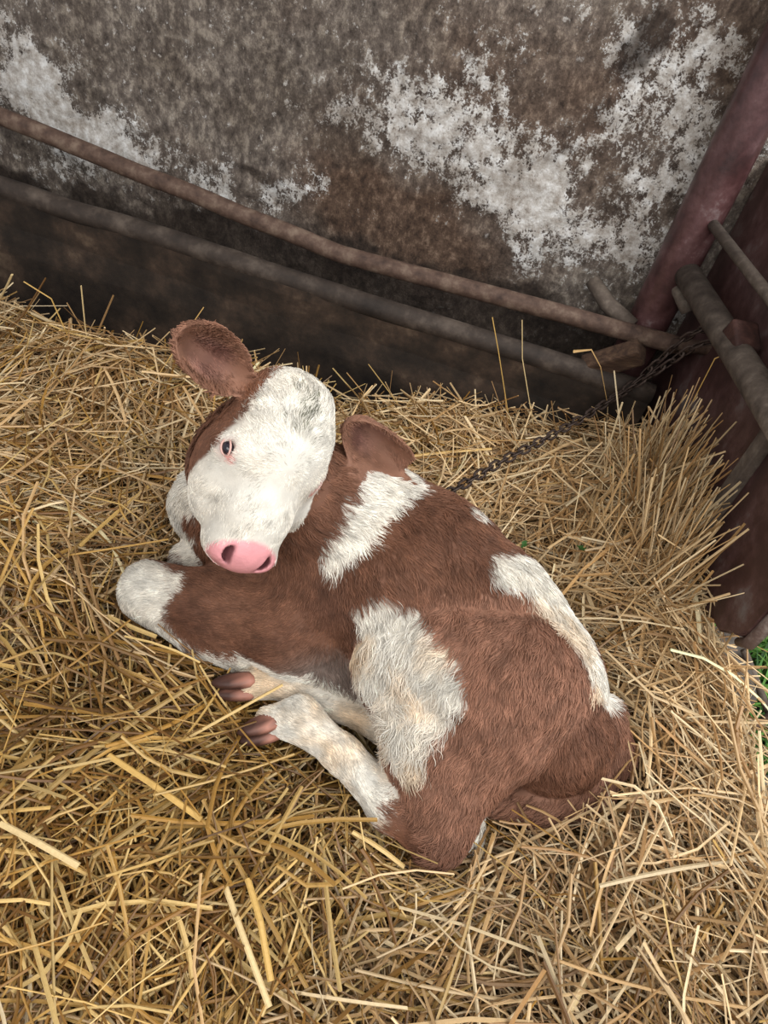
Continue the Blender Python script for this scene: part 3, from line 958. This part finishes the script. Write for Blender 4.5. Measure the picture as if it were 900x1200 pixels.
# wooden chunk, small ledge block
bm = bmesh.new()
a, b = Vector((0.253, 1.740, 0.226)), Vector((0.343, 1.720, 0.318))
d = (b - a).normalized()
box(bm, ((b - a).length + .02, .045, .06), Matrix.Translation((a + b) / 2) @ d.to_track_quat('X', 'Z').to_matrix().to_4x4() @ Matrix.Rotation(.5, 4, 'X'), .008)
for v in bm.verts:
    v.co += Vector([(x - .5) * .012 for x in (vnoise(np.array([v.co]), 30, 1)[0], vnoise(np.array([v.co]), 30, 2)[0], vnoise(np.array([v.co]), 30, 3)[0])])
tag(link('wood_chunk', bm_mesh('wood_chunk', bm, False), None, M['wood']), 'rough brown wood chunk wedged between the rail and the trough rim', 'wood')

# beyond the end of the partition: kerb stones, rods, grass
bm = bmesh.new()
box(bm, (.09, .16, .12), Matrix.Translation((0.637, 1.044, 0.060)) @ Matrix.Rotation(.12, 4, 'Z'), .012)
tag(link('foot_block', bm_mesh('foot_block', bm), None, M['concrete']), "grey concrete block under the partition's near end", 'block')
for u, v, s, lab in ((880, 945, .075, 'upper'), (902, 1030, .085, 'lower')):
    bm = bmesh.new()
    bmesh.ops.create_icosphere(bm, subdivisions=3, radius=s)
    c = Vector((0.780, 0.877, -0.080)) if lab == 'upper' else Vector((0.792, 0.715, -0.060))
    for vv in bm.verts:
        q = np.array([vv.co])
        vv.co *= .75 + .5 * fbm(q, 9, 3, int(u))[0]
        vv.co.z *= .7
        vv.co += c
    tag(link('stone', bm_mesh('stone', bm), None, M['concrete']), 'grey stone beside the straw edge, %s of the two at the far right' % lab, 'stone')
for nm, pts, r, lab in (('iron_rod', [(0.655, 1.060, 0.140), (0.694, 1.040, 0.102), (0.762, 1.000, 0.037), (0.865, 0.980, -0.072)], .0075, "thin bent iron rod hanging from the partition's near end"),
                        ('iron_rod', [(0.678, 1.081, 0.030), (0.718, 0.994, 0.000), (0.764, 0.884, -0.030), (0.796, 0.793, -0.050)], .008, 'straight thin iron rod on the ground beside the straw edge'),
                        ('stick', [(0.594, 0.823, 0.090), (0.636, 0.866, 0.085), (0.683, 0.925, 0.070), (0.749, 0.995, 0.060)], .0085, 'dark brown stick poking out of the straw over the grass')):
    bm = bmesh.new()
    tube(bm, pts, r, 10)
    tag(link(nm, bm_mesh(nm, bm), None, M['wood'] if nm == 'stick' else M['grey_pipe']), lab, nm.split('_')[-1])
def blades(name, n, sample, hmin, hmax, cols, width=.0035):
    Vv = np.zeros((n, 7, 3)); cc = np.zeros((n, 7, 3))
    base = sample(n)
    th = RNG.uniform(0, 2 * math.pi, n)
    lean = np.stack([np.cos(th), np.sin(th), np.zeros(n)], 1) * RNG.uniform(.2, .9, n)[:, None]
    wd = np.stack([-np.sin(th), np.cos(th), np.zeros(n)], 1) * width
    H = RNG.uniform(hmin, hmax, n)[:, None]
    for k, s in enumerate((0, .4, .75)):
        c = base + H * (np.array((0, 0, 1)) * s * (1 - .3 * s) + lean * s * s)
        Vv[:, 2 * k] = c - wd * (1 - .3 * s); Vv[:, 2 * k + 1] = c + wd * (1 - .3 * s)
    Vv[:, 6] = base + H * (np.array((0, 0, .72)) + lean)
    pal = np.array(cols)[RNG.integers(0, len(cols), n)]
    cc[:] = (pal * RNG.uniform(.7, 1.25, n)[:, None])[:, None]
    i = np.arange(n)[:, None] * 7
    Fq = np.concatenate([i + np.array([0, 1, 3]), i + np.array([0, 3, 2]), i + np.array([2, 3, 5]), i + np.array([2, 5, 4]), i + np.array([4, 5, 6])])
    me = mesh_np(name, Vv.reshape(-1, 3), Fq, False)
    color_attr(me, 'col', cc.reshape(-1, 3))
    return link(name, me, None, M['grass'])
g = blades('grass', 5200, lambda n: np.stack([RNG.uniform(.72, 1.5, n), RNG.uniform(.75, 1.9, n), np.full(n, -.262)], 1), .06, .15, [lin(92, 138, 58), lin(70, 116, 46), lin(122, 160, 78), lin(50, 86, 36)])
tag(g, 'patch of green grass outside, beyond the partition end', 'grass', kind='stuff')

# ------------------------------------------------------------------ straw
def terrain(x, y):
    x, y = np.asarray(x, float), np.asarray(y, float)
    z = -.03 + .15 * sstep(.12, .62, x + .20 * (y - 1.0)) - .02 * np.exp(-((x + .17) / .13) ** 2 - ((y - .62) / .10) ** 2)
    z = z + .06 * np.exp(-((x - .0) / .22) ** 2 - ((y - 1.52) / .16) ** 2)
    z = z + .02 * np.exp(-((x + .45) / .3) ** 2 - ((y - 1.45) / .2) ** 2)
    z = z + .03 * np.exp(-((x + .75) / .25) ** 2 - ((y - .85) / .4) ** 2)
    P = np.stack([x.ravel(), y.ravel(), 0 * x.ravel()], 1)
    z = z + ((fbm(P, 5, 3, 50) - .5) * .06).reshape(x.shape)
    xe = np.where(y > .98, .60 - .13 * (y - .965), .615 + .10 * (.98 - y))           # right edge
    z = z - .42 * sstep(-.01, .10, x - xe)
    ye = 1.53 + .12 * sstep(-.35, .05, x) - .07 * sstep(-.5, -1.2, x)               # back edge
    z = z - .32 * sstep(-.03, .16, y - ye)
    return z
STRAW_COLS = np.array([lin(212, 178, 130), lin(222, 190, 143), lin(198, 160, 110), lin(184, 144, 94), lin(234, 208, 164), lin(164, 124, 78)])
GOLD_COLS = np.array([lin(190, 148, 80), lin(170, 126, 58), lin(204, 166, 98), lin(142, 100, 42), lin(216, 182, 118), lin(118, 80, 34)])
def straw_mesh_data(c, d, Lh, w, bend, K=4, flat=.62):
    """n straws: centre, direction, length, half width, sideways bend -> vertices (n,K,4,3)"""
    n = len(c)
    up = np.tile(np.array((0, 0, 1.0)), (n, 1)) + RNG.normal(0, .5, (n, 3))
    s1 = unit(np.cross(d, up)); s2 = np.cross(s1, d)
    out = np.zeros((n, K, 4, 3))
    for k in range(K):
        s = k / (K - 1) - .5
        p = c + d * (s * Lh)[:, None] + bend * ((s * s - .08) * Lh)[:, None]
        r = w * (1.0 - .25 * abs(s))
        for j, (a, b) in enumerate(((1, 0), (0, flat), (-1, 0), (0, -flat))):
            out[:, k, j] = p + (s1 * a + s2 * b) * r[:, None]
    return out
def straw_faces(n, K=4):
    f = []
    for k in range(K - 1):
        for j in range(4):
            f.append((k * 4 + j, k * 4 + (j + 1) % 4, (k + 1) * 4 + (j + 1) % 4, (k + 1) * 4 + j))
    f.append((3, 2, 1, 0)); e = (K - 1) * 4; f.append((e, e + 1, e + 2, e + 3))
    return (np.array(f)[None] + (np.arange(n) * K * 4)[:, None, None]).reshape(-1, 4)
def golden(x, y):
    P = np.stack([x, y, 0 * x], 1)
    g = 1.05 * np.exp(-((x + .18) / .42) ** 2 - ((y - .42) / .34) ** 2) + .30 * sstep(.1, -.4, x)
    return np.clip(g + .8 * (fbm(P, 4, 3, 71) - .5), 0, 1)
def heading(x, y):
    """the lie of the straw over the bed: swept round the nest, fanned up the partition"""
    P = np.stack([x, y, 0 * x], 1)
    a = math.pi * 2 * (vnoise(P, 1.6, 77)) + 1.2
    right = sstep(.15, .5, x)
    a = a * (1 - right) + (2.05 + .5 * (vnoise(P, 3, 78) - .5)) * right
    return a
def straw_params(n, layer):
    x = RNG.uniform(-1.75, .78, n); y = RNG.uniform(-.15, 1.82, n)
    ok = (y > -.15 + .25 * np.clip(x + .3, 0, 2)) & (y > -.30 - .95 * (x + .35)) & (np.where(y > .98, .585 - .13 * (y - .965), .66 + .10 * (.98 - y)) > x)
    x, y = x[ok], y[ok]; n = len(x)
    a = heading(x, y) + RNG.normal(0, .75, n) + (RNG.random(n) < .25) * RNG.uniform(0, math.pi, n)
    pit = RNG.normal(0, .13, n) + .10 * (layer > .8)
    Lh = np.clip(RNG.lognormal(math.log(.16), .45, n), .05, .38)
    w = np.clip(RNG.lognormal(math.log(.0019), .34, n), .0009, .0042)
    # slope of the bed under the straw
    dz = (terrain(x + .03 * np.cos(a), y + .03 * np.sin(a)) - terrain(x - .03 * np.cos(a), y - .03 * np.sin(a))) / .06
    d = unit(np.stack([np.cos(a), np.sin(a), np.clip(dz, -1, 1) * .9 + np.tan(pit)], 1))
    z = terrain(x, y) + layer * .10 * RNG.random(n) + .004
    c = np.stack([x, y, z], 1)
    bend = np.stack([-np.sin(a), np.cos(a), RNG.normal(0, .4, n) - .25], 1) * RNG.normal(0, .30, n)[:, None]
    return c, d, Lh, w, bend
def straw_colors(c, n):
    g = golden(c[:, 0], c[:, 1])
    pick = RNG.random(n) < g
    i = RNG.integers(0, 6, n)
    col = np.where(pick[:, None], GOLD_COLS[i], STRAW_COLS[i])
    # wet, soiled straw in patches, with the shade of gaps and a pit painted in
    damp_and_shade = .35 * sstep(.50, .70, fbm(c * np.array((1, 1, 0)), 5, 3, 66))
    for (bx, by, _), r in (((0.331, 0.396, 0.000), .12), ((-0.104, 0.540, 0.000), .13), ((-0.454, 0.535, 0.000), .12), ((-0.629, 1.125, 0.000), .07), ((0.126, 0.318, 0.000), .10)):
        damp_and_shade = np.maximum(damp_and_shade, .75 * np.exp(-((c[:, 0] - bx) ** 2 + (c[:, 1] - by) ** 2) / r ** 2))
    col = col * (1 - .55 * damp_and_shade[:, None]) + np.array(lin(92, 64, 26)) * (.20 * damp_and_shade[:, None])
    return col * RNG.uniform(.62, 1.15, n)[:, None]
def clear_of_calf(c, d, Lh, lim=.006):
    ok = np.ones(len(c), bool)
    for s in (-.5, -.25, 0, .25, .5):
        ok &= grid_sdf(c + d * (s * Lh)[:, None]) > lim
    return ok
def standing_params(n):
    y = RNG.uniform(1.06, 1.46, n)
    x = .545 - .13 * (y - .965) - RNG.gamma(1.5, .045, n)
    a = RNG.normal(1.1, 1.1, n)
    pit = RNG.normal(.95, .30, n)
    Lh = RNG.uniform(.12, .34, n)
    d = np.stack([np.cos(a) * np.cos(pit) * .5 + .05, np.sin(a) * np.cos(pit), np.sin(pit)], 1); d = unit(d)
    c = np.stack([x, y, terrain(x, y)], 1) + d * (Lh * .40)[:, None]
    lim = .555 - .13 * (c[:, 1] + d[:, 1] * Lh * .5 - .965) - (c[:, 0] + d[:, 0] * Lh * .5)
    c[:, 0] += np.minimum(lim, 0)
    bend = RNG.normal(0, .12, (n, 3))
    return c, d, Lh, RNG.uniform(.0014, .0026, n), bend
sets = [straw_params(26000, .25), straw_params(22000, .7), straw_params(15500, 1.0), standing_params(620)]
c, d, Lh, w, bend = (np.concatenate([s[i] for s in sets]) for i in range(5))
ok = clear_of_calf(c, d, Lh)
c, d, Lh, w, bend = (v[ok] for v in (c, d, Lh, w, bend))
n = len(c)
SV = straw_mesh_data(c, d, Lh, w, bend).reshape(-1, 3)
SF = straw_faces(n)
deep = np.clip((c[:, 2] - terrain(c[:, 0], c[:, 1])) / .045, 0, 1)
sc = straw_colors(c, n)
sc = sc * (.34 + .66 * deep[:, None]) + np.array(lin(84, 54, 22)) * (.30 * (1 - deep[:, None]))   # old moist straw underneath, darkened further to paint in the shade between stalks
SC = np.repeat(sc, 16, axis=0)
gx, gy = np.meshgrid(np.linspace(-2.0, .90, 146), np.linspace(-.4, 1.95, 119), indexing='ij')
gz = terrain(gx, gy) - .012
GP = np.stack([gx.ravel(), gy.ravel(), gz.ravel()], 1)
i = np.arange(gx.size).reshape(gx.shape) + len(SV)
GF = np.stack([i[:-1, :-1], i[1:, :-1], i[1:, 1:], i[:-1, 1:]], -1).reshape(-1, 4)
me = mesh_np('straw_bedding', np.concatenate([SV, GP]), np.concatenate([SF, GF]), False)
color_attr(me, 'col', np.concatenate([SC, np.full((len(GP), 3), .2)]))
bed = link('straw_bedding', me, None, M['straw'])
me.materials.append(M['litter'])
mi = np.zeros(len(SF) + len(GF), dtype=np.int32); mi[len(SF):] = 1
me.polygons.foreach_set('material_index', mi)
tag(bed, 'deep bed of loose golden straw covering the stall floor under the calf', 'straw', kind='stuff')

# single stalks lying on top of the bed, the ones that show largest
def stalk(c, d, Lh, w, bend, col, label, group, pts=None):
    K = 5
    vv = straw_mesh_data(np.array([c]) * 0, np.array([d]), np.array([Lh]), np.array([w]), np.array([bend]), K).reshape(-1, 3)
    me = mesh_np('straw_stalk', vv, straw_faces(1, K), False)
    color_attr(me, 'col', np.tile(col, (len(vv), 1)))
    o = link('straw_stalk', me, None, M['straw'])
    o.location = c
    tag(o, label, 'straw stalk', group)
def loose_stalks(n):
    c, d, Lh, w, bend = straw_params(n * 6, 1.0)
    c[:, 2] = terrain(c[:, 0], c[:, 1]) + RNG.uniform(.08, .10, len(c))
    Lh = RNG.uniform(.16, .34, len(c)); w = RNG.uniform(.0024, .0038, len(c))
    keep = clear_of_calf(c, d, Lh, .01) & (c[:, 1] > .15) & (c[:, 0] > -1.25) & (c[:, 1] > -.05 - 1.0 * (c[:, 0] + .35)) & (c[:, 1] < 1.5)
    idx = np.flatnonzero(keep)[:n]
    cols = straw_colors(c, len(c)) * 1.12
    for i in idx:
        x, y = c[i, 0], c[i, 1]
        if y > 1.15 and x < -.55:
            where = 'on the far left bank by the trough'
        elif y > 1.15 and x < -.1:
            where = "on the bank behind the calf's head"
        elif x < -.12 and y > .72:
            where = "on the straw left of the calf's foreleg"
        elif x < -.12:
            where = 'in the left foreground below the hooves'
        elif x > .3 and y > 1.0:
            where = "right of the calf's spine by the partition"
        elif x > .3:
            where = "on the straw right of the calf's rump"
        elif y > 1.15:
            where = 'behind the calf near the chain'
        else:
            where = "in the foreground below the calf's hock"
        lum = float(np.dot(cols[i], (.3, .6, .1)))
        tone = 'pale' if lum > .46 else 'golden' if lum > .30 else 'brownish'
        size = 'long' if Lh[i] > .25 else 'short'
        ang = math.degrees(math.atan2(d[i, 1], d[i, 0])) % 180
        way = 'along the wall' if ang < 30 or ang > 150 else 'towards the wall' if 60 < ang < 120 else 'slanting right' if ang <= 60 else 'slanting left'
        lab = '%s %s straw stalk lying %s %s' % (size, tone, way, where)
        gr = '%s %s stalks %s, %s' % (size, tone, where, way)
        stalk(c[i], d[i], Lh[i], w[i], bend[i], np.clip(cols[i], 0, .85), lab, gr)
loose_stalks(255)

def long_stalk(name, pts, w, col, label):
    bm = bmesh.new()
    tube(bm, pts, w, 6, .55)
    me = bm_mesh(name, bm, False)
    color_attr(me, 'col', np.tile(np.array(col), (len(me.vertices), 1)))
    tag(link(name, me, None, M['straw']), label, 'straw stalk')
PALE = lin(218, 190, 138); GOLD = lin(204, 164, 92)
long_stalk('straw_stalk', [(-0.441, 0.331, 0.082), (-0.376, 0.323, 0.087), (-0.311, 0.315, 0.082)], .0048, PALE, "broad pale stalk at the photo's left edge below the calf's hooves")
long_stalk('straw_stalk', [(-0.355, 0.473, 0.082), (-0.269, 0.452, 0.087), (-0.182, 0.431, 0.082)], .0048, GOLD, 'thick golden stalk slanting down left of the near hind hoof')
long_stalk('straw_stalk', [(-0.110, 0.355, 0.082), (-0.052, 0.293, 0.088), (0.002, 0.239, 0.082)], .0042, PALE, 'long pale stalk running down to the bottom edge below the hooves')
long_stalk('straw_stalk', [(-0.085, 0.374, 0.088), (-0.047, 0.327, 0.092), (-0.007, 0.267, 0.082)], .0045, GOLD, 'golden stalk crossing the long pale stalk near the bottom edge')
long_stalk('straw_stalk', [(0.391, 0.346, 0.070), (0.421, 0.428, 0.085), (0.463, 0.478, 0.090), (0.514, 0.422, 0.075)], .0050, PALE, 'sharply kinked pale stalk at the bottom right')
long_stalk('straw_leaf', [(0.499, 1.300, 0.190), (0.515, 1.182, 0.200), (0.539, 1.074, 0.190), (0.548, 0.971, 0.180)], [.003, .0065, .006, .002], lin(240, 222, 178), 'wide whitish straw leaf lying upright right of the calf near the partition')
long_stalk('straw_stalk', [(0.323, 1.660, 0.188), (0.267, 1.660, 0.283), (0.230, 1.660, 0.319), (0.193, 1.660, 0.300)], [.0016, .002, .0028, .006], lin(196, 158, 104), 'drooping bent stalk in front of the wood chunk')
long_stalk('straw_stalk', [(0.180, 1.600, 0.078), (0.082, 1.600, 0.277), (0.051, 1.600, 0.371)], .002, PALE, 'upright stalk before the trough, right one of the pair behind the calf')
long_stalk('straw_stalk', [(0.114, 1.600, 0.079), (0.022, 1.600, 0.279), (-0.015, 1.600, 0.355)], .002, GOLD, 'upright stalk before the trough, left one of the pair behind the calf')
long_stalk('straw_stalk', [(-0.958, 1.450, -0.027), (-0.967, 1.450, 0.073), (-0.966, 1.450, 0.193)], .0024, PALE, 'upright stalk on the left bank, tallest against the dark trough')
long_stalk('straw_stalk', [(-1.198, 1.450, 0.079), (-1.171, 1.450, 0.124), (-1.151, 1.450, 0.161)], .0045, PALE, 'stubby thick stalk end at the left edge against the trough')
long_stalk('straw_stalk', [(-1.055, 1.420, -0.031), (-0.997, 1.420, 0.055), (-1.030, 1.420, 0.152), (-1.098, 1.420, 0.175)], .002, GOLD, 'arched stalk on the left bank beside the tallest upright one')
long_stalk('straw_stalk', [(0.452, 1.500, 0.365), (0.446, 1.500, 0.474), (0.469, 1.500, 0.500), (0.533, 1.500, 0.535)], .002, GOLD, 'thin stalk arching across in front of the pipe clamp')

# a few green leaves in the straw
def sprig(c, seed):
    bm = bmesh.new()
    rr = random.Random(seed)
    for k in range(5):
        a = rr.uniform(0, 6.28); L = rr.uniform(.010, .017)
        dv = Vector((math.cos(a), math.sin(a), rr.uniform(.3, .9))).normalized()
        sd = dv.cross(Vector((0, 0, 1))).normalized() * L * .38
        o = Vector((rr.uniform(-.006, .006), rr.uniform(-.006, .006), 0))
        q = [o, o + dv * L * .5 + sd, o + dv * L, o + dv * L * .5 - sd]
        vs = [bm.verts.new(x) for x in q] + [bm.verts.new(x - Vector((0, 0, .0008))) for x in q]
        for f in ((0, 1, 2, 3), (7, 6, 5, 4), (0, 4, 5, 1), (1, 5, 6, 2), (2, 6, 7, 3), (3, 7, 4, 0)):
            bm.faces.new([vs[i] for i in f])
    me = bm_mesh('clover_leaf', bm, False)
    color_attr(me, 'col', np.tile(np.array(lin(58, 96, 42)), (len(me.vertices), 1)))
    o = link('clover_leaf', me, None, M['grass'])
    o.location = c
    return o
for c_, s_, lab in (((0.350, 1.438, 0.165), 1, "green leaf sprig in the straw right of the chain"), ((0.316, 1.200, 0.130), 2, "green leaf sprig in the straw beside the calf's back"), ((0.200, 1.180, 0.100), 3, "green leaf sprig touching the calf's spine")):
    tag(sprig(c_, s_), lab, 'leaf')
